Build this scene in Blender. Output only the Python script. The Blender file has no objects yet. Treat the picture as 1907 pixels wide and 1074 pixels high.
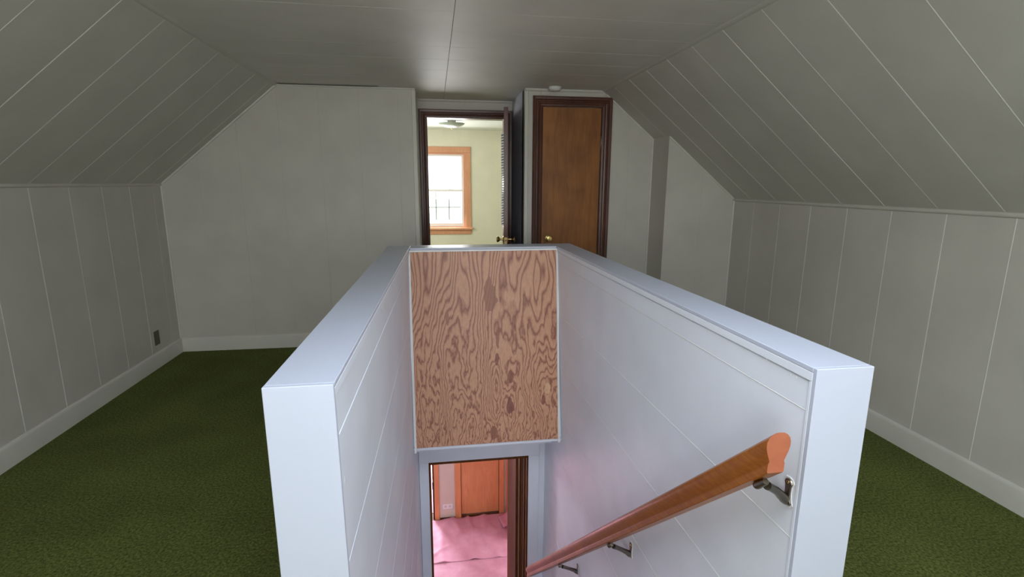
import bpy, bmesh, math, random
from mathutils import Vector, Matrix
random.seed(7)
S = bpy.context.scene
COL = S.collection

# ------------------------------------------------------------------ camera
H = 1.45
YAW, PITCH, ROLL = -0.1489, 0.2019, 0.004
fwd = Vector((math.sin(-YAW)*math.cos(PITCH), math.cos(YAW)*math.cos(PITCH), -math.sin(PITCH)))
rt = Vector((math.cos(YAW), math.sin(YAW), 0)); up = rt.cross(fwd)
Rv = rt*math.cos(ROLL)+up*math.sin(ROLL); Uv = -rt*math.sin(ROLL)+up*math.cos(ROLL)
cd = bpy.data.cameras.new('camera'); cam = bpy.data.objects.new('camera', cd); COL.objects.link(cam)
cam.matrix_world = Matrix(((Rv.x, Uv.x, -fwd.x, 0), (Rv.y, Uv.y, -fwd.y, 0), (Rv.z, Uv.z, -fwd.z, H), (0, 0, 0, 1)))
cd.sensor_width = 36; cd.lens = 957.97/1907*36; cd.clip_start = 0.02; cd.clip_end = 200
S.camera = cam

# ------------------------------------------------------------------ world, exposure
w = bpy.data.worlds.new('world'); S.world = w; w.use_nodes = True
nt = w.node_tree; nt.nodes.clear()
wo = nt.nodes.new('ShaderNodeOutputWorld'); bg = nt.nodes.new('ShaderNodeBackground')
tc = nt.nodes.new('ShaderNodeTexCoord'); sx = nt.nodes.new('ShaderNodeSeparateXYZ'); rp = nt.nodes.new('ShaderNodeValToRGB')
nt.links.new(tc.outputs['Generated'], sx.inputs[0]); nt.links.new(sx.outputs['Z'], rp.inputs[0])
rp.color_ramp.elements[0].position = 0.0; rp.color_ramp.elements[0].color = (.80, .83, .78, 1)
rp.color_ramp.elements[1].position = 0.03; rp.color_ramp.elements[1].color = (.86, .93, 1.0, 1)
nt.links.new(rp.outputs[0], bg.inputs[0]); bg.inputs[1].default_value = 3.0
nt.links.new(bg.outputs[0], wo.inputs[0])
S.view_settings.view_transform = 'Standard'; S.view_settings.look = 'None'
S.view_settings.gamma = 1; S.view_settings.use_curve_mapping = False; S.view_settings.exposure = 0.0

def area(name, loc, aim, sx_, sy_, power, colr):
    l = bpy.data.lights.new(name, 'AREA'); l.shape = 'RECTANGLE'; l.size = sx_; l.size_y = sy_
    l.energy = power; l.color = colr
    o = bpy.data.objects.new(name, l); COL.objects.link(o); o.location = loc
    d = Vector(aim)-Vector(loc); o.rotation_euler = d.to_track_quat('-Z', 'Y').to_euler()
    return o
# daylight through the window behind the camera: sky (downwards, cool) and sunlit garden (upwards, greenish)
area('daylight_gable_window_left', (-.95, -1.98, 1.35), (.7, 1.6, .9), 1.3, 1.3, 14, (.76, .87, 1.0))
area('daylight_gable_window_right', (.95, -1.98, 1.35), (.2, 1.6, .9), 1.1, 1.3, 17, (.76, .87, 1.0))
area('added_overhead_fill', (.38, .38, 2.17), (.38, .48, 0), 1.1, .9, 34, (.79, .89, 1.0))  # unseen overhead fill, added to brighten the half-wall tops and stairwell
area('garden_bounce_gable_window', (-.1, -1.99, 1.2), (1.2, 1.6, 3.0), 2.4, .9, 37, (1.0, .95, .80))
# daylight through the far room's window, then a side light
area('daylight_far_window', (0.128, 7.98, 1.33), (0.2, 5.0, .6), .62, 1.0, 27, (1.0, .98, .96))
area('far_room_side_light', (-1.45, 6.6, 1.4), (1.6, 6.8, 1.2), 1.0, 1.0, 30, (1.0, .98, .96))  # unseen light beside the left wall, where no window is built
# daylight in the rooms around the lower hall
area('daylight_lower_room', (-.9, 7.95, -1.3), (0.0, 5.0, -2.6), .6, 1.1, 190, (.88, .91, 1.0))
area('daylight_lower_hall', (2.35, 4.7, -1.3), (0.0, 4.6, -1.9), 1.2, 1.3, 33, (.97, .97, 1.0))

# ------------------------------------------------------------------ materials
def mat(name, col, rough=.5, metal=0, spec=.5):
    m = bpy.data.materials.new(name); m.use_nodes = True
    b = m.node_tree.nodes['Principled BSDF']
    b.inputs['Base Color'].default_value = (*col, 1); b.inputs['Roughness'].default_value = rough
    b.inputs['Metallic'].default_value = metal; b.inputs['Specular IOR Level'].default_value = spec
    return m
def N(m, t, **kw):
    n = m.node_tree.nodes.new(t)
    for k, v in kw.items(): setattr(n, k, v)
    return n
def L(m, a, b): m.node_tree.links.new(a, b)
def paint(name, col, rough=.45, bump=.12, scale=260, mottle=.05, spec=.4):
    m = mat(name, col, rough, spec=spec); b = m.node_tree.nodes['Principled BSDF']
    t = N(m, 'ShaderNodeTexCoord')
    n1 = N(m, 'ShaderNodeTexNoise'); n1.inputs['Scale'].default_value = scale; n1.inputs['Detail'].default_value = 3
    L(m, t.outputs['Object'], n1.inputs['Vector'])
    bp = N(m, 'ShaderNodeBump'); bp.inputs['Strength'].default_value = bump; bp.inputs['Distance'].default_value = .002
    L(m, n1.outputs['Fac'], bp.inputs['Height']); L(m, bp.outputs[0], b.inputs['Normal'])
    n2 = N(m, 'ShaderNodeTexNoise'); n2.inputs['Scale'].default_value = 3.2; n2.inputs['Detail'].default_value = 5
    L(m, t.outputs['Object'], n2.inputs['Vector'])
    r = N(m, 'ShaderNodeValToRGB'); r.color_ramp.elements[0].position = .3; r.color_ramp.elements[1].position = .7
    r.color_ramp.elements[0].color = (*[c*(1-mottle) for c in col], 1); r.color_ramp.elements[1].color = (*[min(1, c*(1+mottle)) for c in col], 1)
    L(m, n2.outputs['Fac'], r.inputs[0]); L(m, r.outputs[0], b.inputs['Base Color'])
    return m
def wood(name, c0, c1, rough=.35, scl=(30, 30, 2.2), bump=.05, big=2.0):
    m = mat(name, c0, rough); b = m.node_tree.nodes['Principled BSDF']
    t = N(m, 'ShaderNodeTexCoord'); mp = N(m, 'ShaderNodeMapping'); mp.inputs['Scale'].default_value = scl
    L(m, t.outputs['Object'], mp.inputs['Vector'])
    n1 = N(m, 'ShaderNodeTexNoise'); n1.inputs['Scale'].default_value = 2.0; n1.inputs['Detail'].default_value = 6; n1.inputs['Distortion'].default_value = 1.2
    L(m, mp.outputs[0], n1.inputs['Vector'])
    n2 = N(m, 'ShaderNodeTexNoise'); n2.inputs['Scale'].default_value = big; n2.inputs['Detail'].default_value = 2
    L(m, t.outputs['Object'], n2.inputs['Vector'])
    ad = N(m, 'ShaderNodeMath', operation='ADD'); mu = N(m, 'ShaderNodeMath', operation='MULTIPLY'); mu.inputs[1].default_value = .5
    L(m, n1.outputs['Fac'], ad.inputs[0]); L(m, n2.outputs['Fac'], ad.inputs[1]); L(m, ad.outputs[0], mu.inputs[0])
    r = N(m, 'ShaderNodeValToRGB'); r.color_ramp.elements[0].position = .38; r.color_ramp.elements[1].position = .62
    r.color_ramp.elements[0].color = (*c0, 1); r.color_ramp.elements[1].color = (*c1, 1)
    L(m, mu.outputs[0], r.inputs[0]); L(m, r.outputs[0], b.inputs['Base Color'])
    bp = N(m, 'ShaderNodeBump'); bp.inputs['Strength'].default_value = bump; bp.inputs['Distance'].default_value = .002
    L(m, n1.outputs['Fac'], bp.inputs['Height']); L(m, bp.outputs[0], b.inputs['Normal'])
    return m

M = {}
M['wall'] = paint('wall_paint', (.60, .57, .515), .5)
M['ceil'] = paint('ceiling_paint', (.70, .665, .63), .55, bump=.25, scale=120, spec=.5)
M['slope'] = paint('slope_paint', (.60, .575, .525), .5)
M['gloss'] = paint('white_gloss_paint', (.55, .58, .69), .36, bump=.04, scale=60, mottle=.02)
M['stair'] = paint('stairwell_paint', (.83, .865, .96), .42, bump=.08)
M['base'] = paint('baseboard_paint', (.66, .64, .58), .4, bump=.06, scale=90)
M['bead'] = paint('joint_bead_paint', (.72, .70, .64), .4, bump=.1, scale=80)
M['rack'] = mat('white_rack', (.92, .92, .92), .3)
M['edge'] = paint('corner_bead_paint', (.80, .80, .80), .35, bump=.05, scale=80)
M['dark'] = wood('dark_mahogany_trim', (.060, .016, .008), (.12, .034, .016), .34)
M['door'] = wood('stained_door_veneer', (.22, .075, .012), (.36, .13, .024), .5, (14, 14, 1.4), .04, 5)
M['ledge'] = wood('dark_door_edge', (.085, .022, .012), (.13, .035, .020), .3)
M['orange'] = wood('orange_wood', (.74, .29, .12), (.86, .38, .17), .5, (22, 22, 2.0))
M['pinkwood'] = wood('window_casing_wood', (.60, .27, .14), (.70, .35, .20), .4, (22, 22, 3))
M['jamb'] = wood('brown_jamb', (.075, .026, .006), (.15, .052, .012), .65)
M['jamb'].node_tree.nodes['Principled BSDF'].inputs['Specular IOR Level'].default_value = .15
M['rail'] = wood('handrail_stain', (.26, .072, .008), (.42, .135, .016), .30, (40, 2.0, 40), .04, 3)
M['rail'].node_tree.nodes['Principled BSDF'].inputs['Specular IOR Level'].default_value = .28
M['cut'] = wood('cut_end_grain', (.40, .115, .055), (.46, .15, .075), .6, (9, 9, 9), .02)
M['brass'] = mat('brass', (.78, .58, .25), .2, 1)
M['steel'] = mat('nickel', (.24, .21, .175), .34, 1)
M['black'] = mat('black_plastic', (.02, .02, .02), .4)
M['cream'] = paint('cream_wall_paint', (.76, .74, .60), .5)
M['creamc'] = paint('far_ceiling_paint', (.78, .82, .76), .5)
M['hall'] = paint('hall_wall_paint', (.76, .68, .58), .5)
M['vinyl'] = mat('white_vinyl', (.85, .84, .84), .35)
M['muntin'] = mat('shaded_muntin', (.30, .31, .30), .5)  # the grilles' shade against the bright glass is put into this grey
M['plate'] = mat('white_plate', (.93, .91, .88), .35)
M['brownplate'] = mat('brown_plate', (.10, .07, .045), .35)
M['floorwood'] = wood('oak_floor', (.20, .09, .035), (.30, .14, .06), .4, (8, 2, 8))
M['plastic'] = mat('white_plastic', (.78, .78, .76), .4)

def make_carpet():
    m = mat('green_carpet', (.06, .09, .02), .95, spec=.1); b = m.node_tree.nodes['Principled BSDF']
    t = N(m, 'ShaderNodeTexCoord')
    n = N(m, 'ShaderNodeTexNoise'); n.inputs['Scale'].default_value = 95; n.inputs['Detail'].default_value = 4; n.inputs['Roughness'].default_value = .7
    v = N(m, 'ShaderNodeTexNoise'); v.inputs['Scale'].default_value = 2.5; v.inputs['Detail'].default_value = 3
    L(m, t.outputs['Object'], n.inputs['Vector']); L(m, t.outputs['Object'], v.inputs['Vector'])
    r = N(m, 'ShaderNodeValToRGB'); e = r.color_ramp.elements
    e[0].position = .32; e[0].color = (.046, .062, .014, 1); e[1].position = .72; e[1].color = (.25, .28, .085, 1)
    k = e.new(.5); k.color = (.125, .15, .040, 1)
    L(m, n.outputs['Fac'], r.inputs[0])
    mx = N(m, 'ShaderNodeMix', data_type='RGBA', blend_type='MULTIPLY'); mx.inputs['Factor'].default_value = .5
    r2 = N(m, 'ShaderNodeValToRGB'); r2.color_ramp.elements[0].position = .35; r2.color_ramp.elements[0].color = (.6, .6, .6, 1); r2.color_ramp.elements[1].position = .65
    L(m, v.outputs['Fac'], r2.inputs[0]); L(m, r.outputs[0], mx.inputs[6]); L(m, r2.outputs[0], mx.inputs[7]); L(m, mx.outputs[2], b.inputs['Base Color'])
    bp = N(m, 'ShaderNodeBump'); bp.inputs['Strength'].default_value = .9; bp.inputs['Distance'].default_value = .008
    L(m, n.outputs['Fac'], bp.inputs['Height']); L(m, bp.outputs[0], b.inputs['Normal'])
    return m
M['carpet'] = make_carpet()

def make_paper():
    m = mat('pink_rosin_paper', (.72, .33, .42), .6, spec=.25); b = m.node_tree.nodes['Principled BSDF']
    t = N(m, 'ShaderNodeTexCoord')
    n = N(m, 'ShaderNodeTexNoise'); n.inputs['Scale'].default_value = 5; n.inputs['Detail'].default_value = 8; n.inputs['Roughness'].default_value = .6
    L(m, t.outputs['Object'], n.inputs['Vector'])
    r = N(m, 'ShaderNodeValToRGB'); r.color_ramp.elements[0].position = .35; r.color_ramp.elements[1].position = .65
    r.color_ramp.elements[0].color = (.62, .28, .39, 1); r.color_ramp.elements[1].color = (.74, .38, .51, 1)
    L(m, n.outputs['Fac'], r.inputs[0]); L(m, r.outputs[0], b.inputs['Base Color'])
    bp = N(m, 'ShaderNodeBump'); bp.inputs['Strength'].default_value = .3; bp.inputs['Distance'].default_value = .01
    L(m, n.outputs['Fac'], bp.inputs['Height']); L(m, bp.outputs[0], b.inputs['Normal'])
    return m
M['paper'] = make_paper()

def make_ply():
    # rotary-cut fir plywood: contour bands of a stretched height field, with the sheet's own loops and knots
    m = mat('fir_plywood', (.5, .25, .17), .45); b = m.node_tree.nodes['Principled BSDF']
    t = N(m, 'ShaderNodeTexCoord')
    sp = N(m, 'ShaderNodeSeparateXYZ'); L(m, t.outputs['Object'], sp.inputs[0])
    def math_(op, a, b_=None, c=None):
        n = N(m, 'ShaderNodeMath', operation=op)
        for i, v in enumerate((a, b_, c)):
            if v is None: continue
            if isinstance(v, (int, float)): n.inputs[i].default_value = v
            else: L(m, v, n.inputs[i])
        return n.outputs[0]
    def noise(scl, scale, det, rough=.5, dist=0.):
        mp = N(m, 'ShaderNodeMapping'); mp.inputs['Scale'].default_value = scl; L(m, t.outputs['Object'], mp.inputs['Vector'])
        n = N(m, 'ShaderNodeTexNoise'); n.inputs['Scale'].default_value = scale; n.inputs['Detail'].default_value = det
        n.inputs['Roughness'].default_value = rough; n.inputs['Distortion'].default_value = dist
        L(m, mp.outputs[0], n.inputs['Vector']); return n.outputs['Fac']
    base = noise((1, 1, .085), 5.5, 2.0, .5)
    mid_ = noise((1, 1, .22), 13, 2.0, .5)
    small = noise((1, 1, .34), 34, 2, .6)
    # the sheet is calm at the top and wilder towards the bottom
    zz = math_('MAXIMUM', math_('MULTIPLY_ADD', sp.outputs['Z'], -1.0, 1.15), .12)
    h = math_('MULTIPLY_ADD', base, 13.0, math_('MULTIPLY', math_('MULTIPLY', small, 2.6), zz))
    h = math_('ADD', h, math_('MULTIPLY', math_('MULTIPLY', mid_, 7.0), zz))
    def blob(x, z, rx, rz, amp):
        dx = math_('DIVIDE', math_('SUBTRACT', sp.outputs['X'], x), rx)
        dz = math_('DIVIDE', math_('SUBTRACT', sp.outputs['Z'], z), rz)
        d = math_('ADD', math_('MULTIPLY', dx, dx), math_('MULTIPLY', dz, dz))
        return math_('MULTIPLY', math_('POWER', 2.718, math_('MULTIPLY', d, -1)), amp)
    blobs = [(.50, .95, .09, .42, 3.2), (.53, .34, .045, .16, 3.4), (.61, .22, .05, .14, 2.4), (.20, .62, .05, .26, 2.4), (.72, .12, .07, .20, -4.0), (.84, .34, .06, .16, 3.0), (.26, .20, .06, .20, 3.2), (.38, .10, .05, .14, -3.0), (.08, .30, .05, .25, 2.0), (.70, .95, .04, .5, 1.5)]
    for q in blobs: h = math_('ADD', h, blob(*q))
    h = math_('ADD', h, math_('MULTIPLY', sp.outputs['X'], 25.0))
    fr = math_('FRACT', h)
    r = N(m, 'ShaderNodeValToRGB'); e = r.color_ramp.elements
    e[0].position = 0; e[0].color = (.27, .095, .055, 1); e[1].position = 1; e[1].color = (.34, .13, .08, 1)
    for p, c in ((.14, (.42, .18, .115, 1)), (.32, (.62, .325, .200, 1)), (.72, (.66, .35, .22, 1)), (.93, (.46, .21, .135, 1))):
        k = e.new(p); k.color = c
    L(m, fr, r.inputs[0]); colr = r.outputs[0]
    def stain(x, z, rx, rz, c, colr):
        wob = math_('MULTIPLY', math_('SUBTRACT', noise((1, 1, .6), 22, 3), .5), 2.2)
        dx = math_('DIVIDE', math_('SUBTRACT', sp.outputs['X'], x), rx)
        dz = math_('DIVIDE', math_('SUBTRACT', sp.outputs['Z'], z), rz)
        d = math_('ADD', math_('ADD', math_('MULTIPLY', dx, dx), math_('MULTIPLY', dz, dz)), wob)
        f = math_('MULTIPLY', math_('LESS_THAN', d, .75), .85)
        mx = N(m, 'ShaderNodeMix', data_type='RGBA'); L(m, f, mx.inputs['Factor']); L(m, colr, mx.inputs[6]); mx.inputs[7].default_value = (*c, 1)
        return mx.outputs[2]
    for q in ((.497, .945, .050, .110, (.34, .135, .080)), (.537, .66, .016, .065, (.33, .125, .08)), (.530, .54, .014, .050, (.26, .085, .055)), (.617, .43, .020, .048, (.27, .09, .06)), (.610, .237, .030, .060, (.23, .07, .055)), (.50, .075, .028, .050, (.28, .10, .06)), (.22, .82, .012, .06, (.36, .15, .09)), (.83, .264, .014, .030, (.26, .08, .055)), (.857, .342, .022, .040, (.74, .46, .27))):
        colr = stain(*q, colr)
    fine = noise((60, 60, 1.5), 3, 3)
    mx = N(m, 'ShaderNodeMix', data_type='RGBA', blend_type='MULTIPLY'); mx.inputs['Factor'].default_value = .35
    r3 = N(m, 'ShaderNodeValToRGB'); r3.color_ramp.elements[0].position = .3; r3.color_ramp.elements[0].color = (.6, .55, .5, 1); r3.color_ramp.elements[1].position = .6
    L(m, fine, r3.inputs[0]); L(m, colr, mx.inputs[6]); L(m, r3.outputs[0], mx.inputs[7]); L(m, mx.outputs[2], b.inputs['Base Color'])
    return m
M['ply'] = make_ply()

def make_glass(name, tint):
    m = bpy.data.materials.new(name); m.use_nodes = True; m.node_tree.nodes.clear()
    o = N(m, 'ShaderNodeOutputMaterial'); tr = N(m, 'ShaderNodeBsdfTransparent'); g = N(m, 'ShaderNodeBsdfGlossy'); mx = N(m, 'ShaderNodeMixShader')
    tr.inputs[0].default_value = (*tint, 1); g.inputs['Roughness'].default_value = .02; mx.inputs[0].default_value = .06
    L(m, tr.outputs[0], mx.inputs[1]); L(m, g.outputs[0], mx.inputs[2]); L(m, mx.outputs[0], o.inputs[0]); return m
M['glass'] = make_glass('window_glass', (.96, .98, .97))
mb = mat('frosted_bowl', (.40, .46, .39), .3); mb.node_tree.nodes['Principled BSDF'].inputs['Subsurface Weight'].default_value = .15; M['bowl'] = mb

# ------------------------------------------------------------------ helpers
def mk(name, bm, m, parent=None, smooth=False):
    bmesh.ops.recalc_face_normals(bm, faces=bm.faces)
    me = bpy.data.meshes.new(name); bm.to_mesh(me); bm.free()
    for mm in (m if isinstance(m, (list, tuple)) else [m]): me.materials.append(M[mm])
    if smooth:
        for p in me.polygons: p.use_smooth = True
        try: me.set_sharp_from_angle(angle=math.radians(smooth if smooth is not True else 40))
        except Exception: pass
    o = bpy.data.objects.new(name, me); COL.objects.link(o)
    if parent: o.parent = parent
    return o
def struct(o): o['kind'] = 'structure'; return o
def empty(name, loc=(0, 0, 0)):
    o = bpy.data.objects.new(name, None); COL.objects.link(o); o.empty_display_size = .1; o.location = loc; return o
def tag(o, label, cat, group=None):
    o['label'] = label; o['category'] = cat
    if group: o['group'] = group
    return o
def hexa(bm, b4, t4, bev=0):
    """eight-corner block: four bottom points, four top points in the same order"""
    vs = [bm.verts.new(p) for p in list(b4)+list(t4)]
    fs = [bm.faces.new([vs[i] for i in q]) for q in ((3, 2, 1, 0), (4, 5, 6, 7), (0, 1, 5, 4), (1, 2, 6, 5), (2, 3, 7, 6), (3, 0, 4, 7))]
    if bev:
        ed = set(e for f in fs for e in f.edges)
        bmesh.ops.bevel(bm, geom=list(ed), offset=bev, segments=1, affect='EDGES', clamp_overlap=True)
def box(bm, x0, x1, y0, y1, z0, z1, bev=0):
    hexa(bm, [(x0, y0, z0), (x1, y0, z0), (x1, y1, z0), (x0, y1, z0)], [(x0, y0, z1), (x1, y0, z1), (x1, y1, z1), (x0, y1, z1)], bev)
def prism(bm, poly, z0, z1):
    a = [bm.verts.new((x, y, z0)) for x, y in poly]; b = [bm.verts.new((x, y, z1)) for x, y in poly]; n = len(poly)
    bm.faces.new(a[::-1]); bm.faces.new(b)
    for i in range(n): bm.faces.new((a[i], a[(i+1) % n], b[(i+1) % n], b[i]))
def sweep(bm, O, al, ac, no, Ln, prof, m0=0, m1=0):
    """extrude profile [(across, out)...] along a line, mitred by m0/m1 at the ends"""
    O, al, ac, no = map(Vector, (O, al, ac, no)); n = len(prof)
    A = [bm.verts.new(O+ac*a+no*c-al*(m0*a)) for a, c in prof]
    B = [bm.verts.new(O+ac*a+no*c+al*(Ln+m1*a)) for a, c in prof]
    bm.faces.new(A); bm.faces.new(B[::-1])
    for i in range(n): bm.faces.new((A[i], B[i], B[(i+1) % n], A[(i+1) % n]))
def lathe(bm, prof, seg=24, M4=Matrix.Identity(4)):
    rings = []
    for r, z in prof:
        if r < 1e-6: rings.append([bm.verts.new(M4 @ Vector((0, 0, z)))])
        else: rings.append([bm.verts.new(M4 @ Vector((r*math.cos(2*math.pi*i/seg), r*math.sin(2*math.pi*i/seg), z))) for i in range(seg)])
    for a, b in zip(rings, rings[1:]):
        for i in range(seg):
            j = (i+1) % seg
            if len(a) == 1 and len(b) == 1: continue
            if len(a) == 1: bm.faces.new((a[0], b[i], b[j]))
            elif len(b) == 1: bm.faces.new((a[i], a[j], b[0]))
            else: bm.faces.new((a[i], a[j], b[j], b[i]))
    for rg, cap in ((rings[0], 1), (rings[-1], 1)):
        if len(rg) > 2: bm.faces.new(rg)
def orient(loc, d):
    d = Vector(d).normalized(); return Matrix.Translation(Vector(loc)) @ d.to_track_quat('Z', 'Y').to_matrix().to_4x4()
def tube(bm, pts, rad, seg=10):
    pts = [Vector(p) for p in pts]; rs = rad if isinstance(rad, (list, tuple)) else [rad]*len(pts); rings = []
    for i, p in enumerate(pts):
        d = (pts[min(i+1, len(pts)-1)]-pts[max(i-1, 0)]).normalized(); Q = d.to_track_quat('Z', 'Y').to_matrix()
        rings.append([bm.verts.new(p+Q @ Vector((rs[i]*math.cos(2*math.pi*k/seg), rs[i]*math.sin(2*math.pi*k/seg), 0))) for k in range(seg)])
    for a, b in zip(rings, rings[1:]):
        for i in range(seg): bm.faces.new((a[i], a[(i+1) % seg], b[(i+1) % seg], b[i]))
    bm.faces.new(rings[0][::-1]); bm.faces.new(rings[-1])
def clip(bm, co, no):
    g = bm.verts[:]+bm.edges[:]+bm.faces[:]
    r = bmesh.ops.bisect_plane(bm, geom=g, plane_co=co, plane_no=no, clear_outer=True)
    ed = [e for e in r['geom_cut'] if isinstance(e, bmesh.types.BMEdge)]
    if ed: bmesh.ops.edgeloop_fill(bm, edges=ed)

# ------------------------------------------------------------------ key dimensions (metres)
XL, XR = -2.21, 2.573            # knee walls
ZL, ZR = 1.4314, 1.3237          # knee wall heights
C, WL, WR = 2.2306, -1.2544, 1.4649   # flat ceiling height and its two long edges
YL, YC, YR, YD = 4.6714, 4.513, 4.189, 5.236   # left gable wall, closet wall, right chase wall, far door wall
XH, XC, XS = -.1364, .7809, 1.9434
Y0 = -2.1                        # wall behind the camera
ZF = -2.53                        # floor of the storey below
PW = .3235                        # board width of the wall panelling
def zl(x): return ZL+(x-XL)*(C-ZL)/(WL-XL)
def zr(x): return C-(x-WR)*(C-ZR)/(XR-WR)
TH = .009                         # board thickness
V = .0035                         # board edge chamfer

# ------------------------------------------------------------------ knee walls and slopes, board by board
def boards(parent, p_lo, p_hi, nrm, ys, m, bev=V, mult=1.0):
    """boards standing side by side along y; each runs from p_lo to p_hi (x,z) on a plane, proud by TH along nrm"""
    for a, b in zip(ys, ys[1:]):
        bm = bmesh.new(); t = TH+random.uniform(-.0006, .0006)
        lo = Vector((p_lo[0], 0, p_lo[1])); hi = Vector((p_hi[0], 0, p_hi[1])); n = Vector((nrm[0], 0, nrm[1])).normalized()
        A = [lo+Vector((0, a, 0)), lo+Vector((0, b, 0)), hi+Vector((0, b, 0)), hi+Vector((0, a, 0))]
        back = [p-n*.002 for p in A]; front = []
        for p, s in zip(A, (1, -1, -1, 1)): front.append(p+n*t+Vector((0, s*bev, 0)))
        mid = [p+n*(t-bev) for p in A]
        vb = [bm.verts.new(p) for p in back]; vm = [bm.verts.new(p) for p in mid]; vf = [bm.verts.new(p) for p in front]
        bm.faces.new(vf); bm.faces.new(vb[::-1])
        for i in range(4):
            j = (i+1) % 4
            bm.faces.new((vb[i], vb[j], vm[j], vm[i])); bm.faces.new((vm[i], vm[j], vf[j], vf[i]))
        mk('board', bm, m, parent)
    n = Vector((nrm[0], 0, nrm[1])).normalized(); lo = Vector((p_lo[0], 0, p_lo[1])); hi = Vector((p_hi[0], 0, p_hi[1]))
    for y in ys[1:-1]:
        bm = bmesh.new(); u_ = hi-lo
        sweep(bm, lo+n*(TH-.0035)+Vector((0, y, 0)), u_.normalized(), (0, 1, 0), n, u_.length, [(-.0034, 0), (-.0024, .0036), (0, .0046), (.0024, .0036), (.0034, 0)])
        mk('joint_bead', bm, 'bead', parent)
def yseq(anchor, y0, y1):
    k = math.ceil((y0-anchor)/PW+.08); r = [y0]
    while anchor+k*PW < y1-.03: r.append(anchor+k*PW); k += 1
    r.append(y1); return r

b = bmesh.new(); box(b, XL-.12, XL-TH, Y0, YL+.1, 0, ZL)
wl_ = struct(mk('wall_left', b, 'wall'))
boards(wl_, (XL-TH, .0), (XL-TH, ZL+.004), (1, 0), yseq(3.245, Y0, YL), 'wall')
b = bmesh.new(); box(b, XR+TH, XR+.12, Y0, YR+.1, 0, ZR)
wr_ = struct(mk('wall_right', b, 'wall'))
boards(wr_, (XR+TH, .0), (XR+TH, ZR+.004), (-1, 0), yseq(3.25, Y0, YR), 'wall')
# sloped ceilings
sn = Vector((ZL-C, 0, WL-XL)); sn = Vector((C-ZL, 0, -(WL-XL))).normalized()   # points down into the room
b = bmesh.new(); q = sn
lo = Vector((XL, 0, ZL)); hi = Vector((WL, 0, C))
hexa(b, [lo-q*TH+Vector((0, Y0, 0)), hi-q*TH+Vector((0, Y0, 0)), hi-q*TH+Vector((0, YL+.1, 0)), lo-q*TH+Vector((0, YL+.1, 0))],
        [lo-q*.12+Vector((0, Y0, 0)), hi-q*.12+Vector((0, Y0, 0)), hi-q*.12+Vector((0, YL+.1, 0)), lo-q*.12+Vector((0, YL+.1, 0))])
sl = struct(mk('ceiling_slope_left', b, 'slope'))
boards(sl, tuple((lo-q*TH).xz), tuple((hi-q*TH).xz), tuple(q.xz), yseq(3.247, Y0, YL), 'slope')
q = Vector((-(C-ZR), 0, -(XR-WR))).normalized(); SNR = q.copy()
lo = Vector((XR, 0, ZR)); hi = Vector((WR, 0, C))
hexa_b = bmesh.new()
hexa(hexa_b, [lo-q*TH+Vector((0, Y0, 0)), hi-q*TH+Vector((0, Y0, 0)), hi-q*TH+Vector((0, YC+.1, 0)), lo-q*TH+Vector((0, YC+.1, 0))],
     [lo-q*.12+Vector((0, Y0, 0)), hi-q*.12+Vector((0, Y0, 0)), hi-q*.12+Vector((0, YC+.1, 0)), lo-q*.12+Vector((0, YC+.1, 0))])
sr = struct(mk('ceiling_slope_right', hexa_b, 'slope'))
boards(sr, tuple((lo-q*TH).xz), tuple((hi-q*TH).xz), tuple(q.xz), yseq(3.297, Y0, YC), 'slope')
# flat ceiling: two columns of panels meeting at a centre seam
b = bmesh.new(); box(b, WL-.05, WR+.05, Y0, YD+.02, C+TH, C+.12)
ce = struct(mk('ceiling', b, 'ceil'))
ys = yseq(3.26, Y0, YD)
for a, c in zip(ys, ys[1:]):
    for x0, x1 in ((WL, .115), (.115, WR)):
        if a > YC-.1 and x0 == WL: x0 = XH-.3
        if a > YC-.1 and x1 == WR: x1 = XC+.2
        bm = bmesh.new(); dz = random.uniform(-.0003, .0003)
        box(bm, x0+.0006, x1-.0006, a+.0003, c-.0003, C+dz, C+TH+.004, .0012)
        mk('ceiling_panel', bm, 'ceil', ce)

# ------------------------------------------------------------------ gable walls of vertical boards
def vboards(parent, xs, y, z0, ztop, m, bev=.0014):
    for a, c in zip(xs, xs[1:]):
        bm = bmesh.new()
        za, zc = ztop(a), ztop(c); t = random.uniform(-.0004, .0004)
        f = y+t
        hexa(bm, [(a, f, z0), (c, f, z0), (c, y+TH+.003, z0), (a, y+TH+.003, z0)], [(a, f, za), (c, f, zc), (c, y+TH+.003, zc), (a, y+TH+.003, za)], bev)
        mk('board', bm, m, parent)
# left gable wall
b = bmesh.new()
pts = [(XL-.1, 0), (XH-.004, 0), (XH-.004, C), (WL, C), (XL-.1, zl(XL-.1))]
A = [b.verts.new((x, YL+TH, z)) for x, z in pts]; B = [b.verts.new((x, YL+.12, z)) for x, z in pts]
b.faces.new(A); b.faces.new(B[::-1])
for i in range(5): b.faces.new((A[i], B[i], B[(i+1) % 5], A[(i+1) % 5]))
wb = struct(mk('wall_back_left', b, 'wall'))
xs = [XL, -1.91, -1.5878, WL, -.93, -.6065, -.283, XH]
vboards(wb, xs, YL, 0, lambda x: min(C, zl(x)), 'wall')
# recess side wall left / right and far door wall
b = bmesh.new(); box(b, XH-.1, XH, YL+.12, YD, 0, C); struct(mk('wall_recess_left', b, 'wall'))
b = bmesh.new(); box(b, XC, XC+.05, YC+.06, YD, 0, C); wrr = struct(mk('wall_recess_right', b, 'gloss'))
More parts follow.
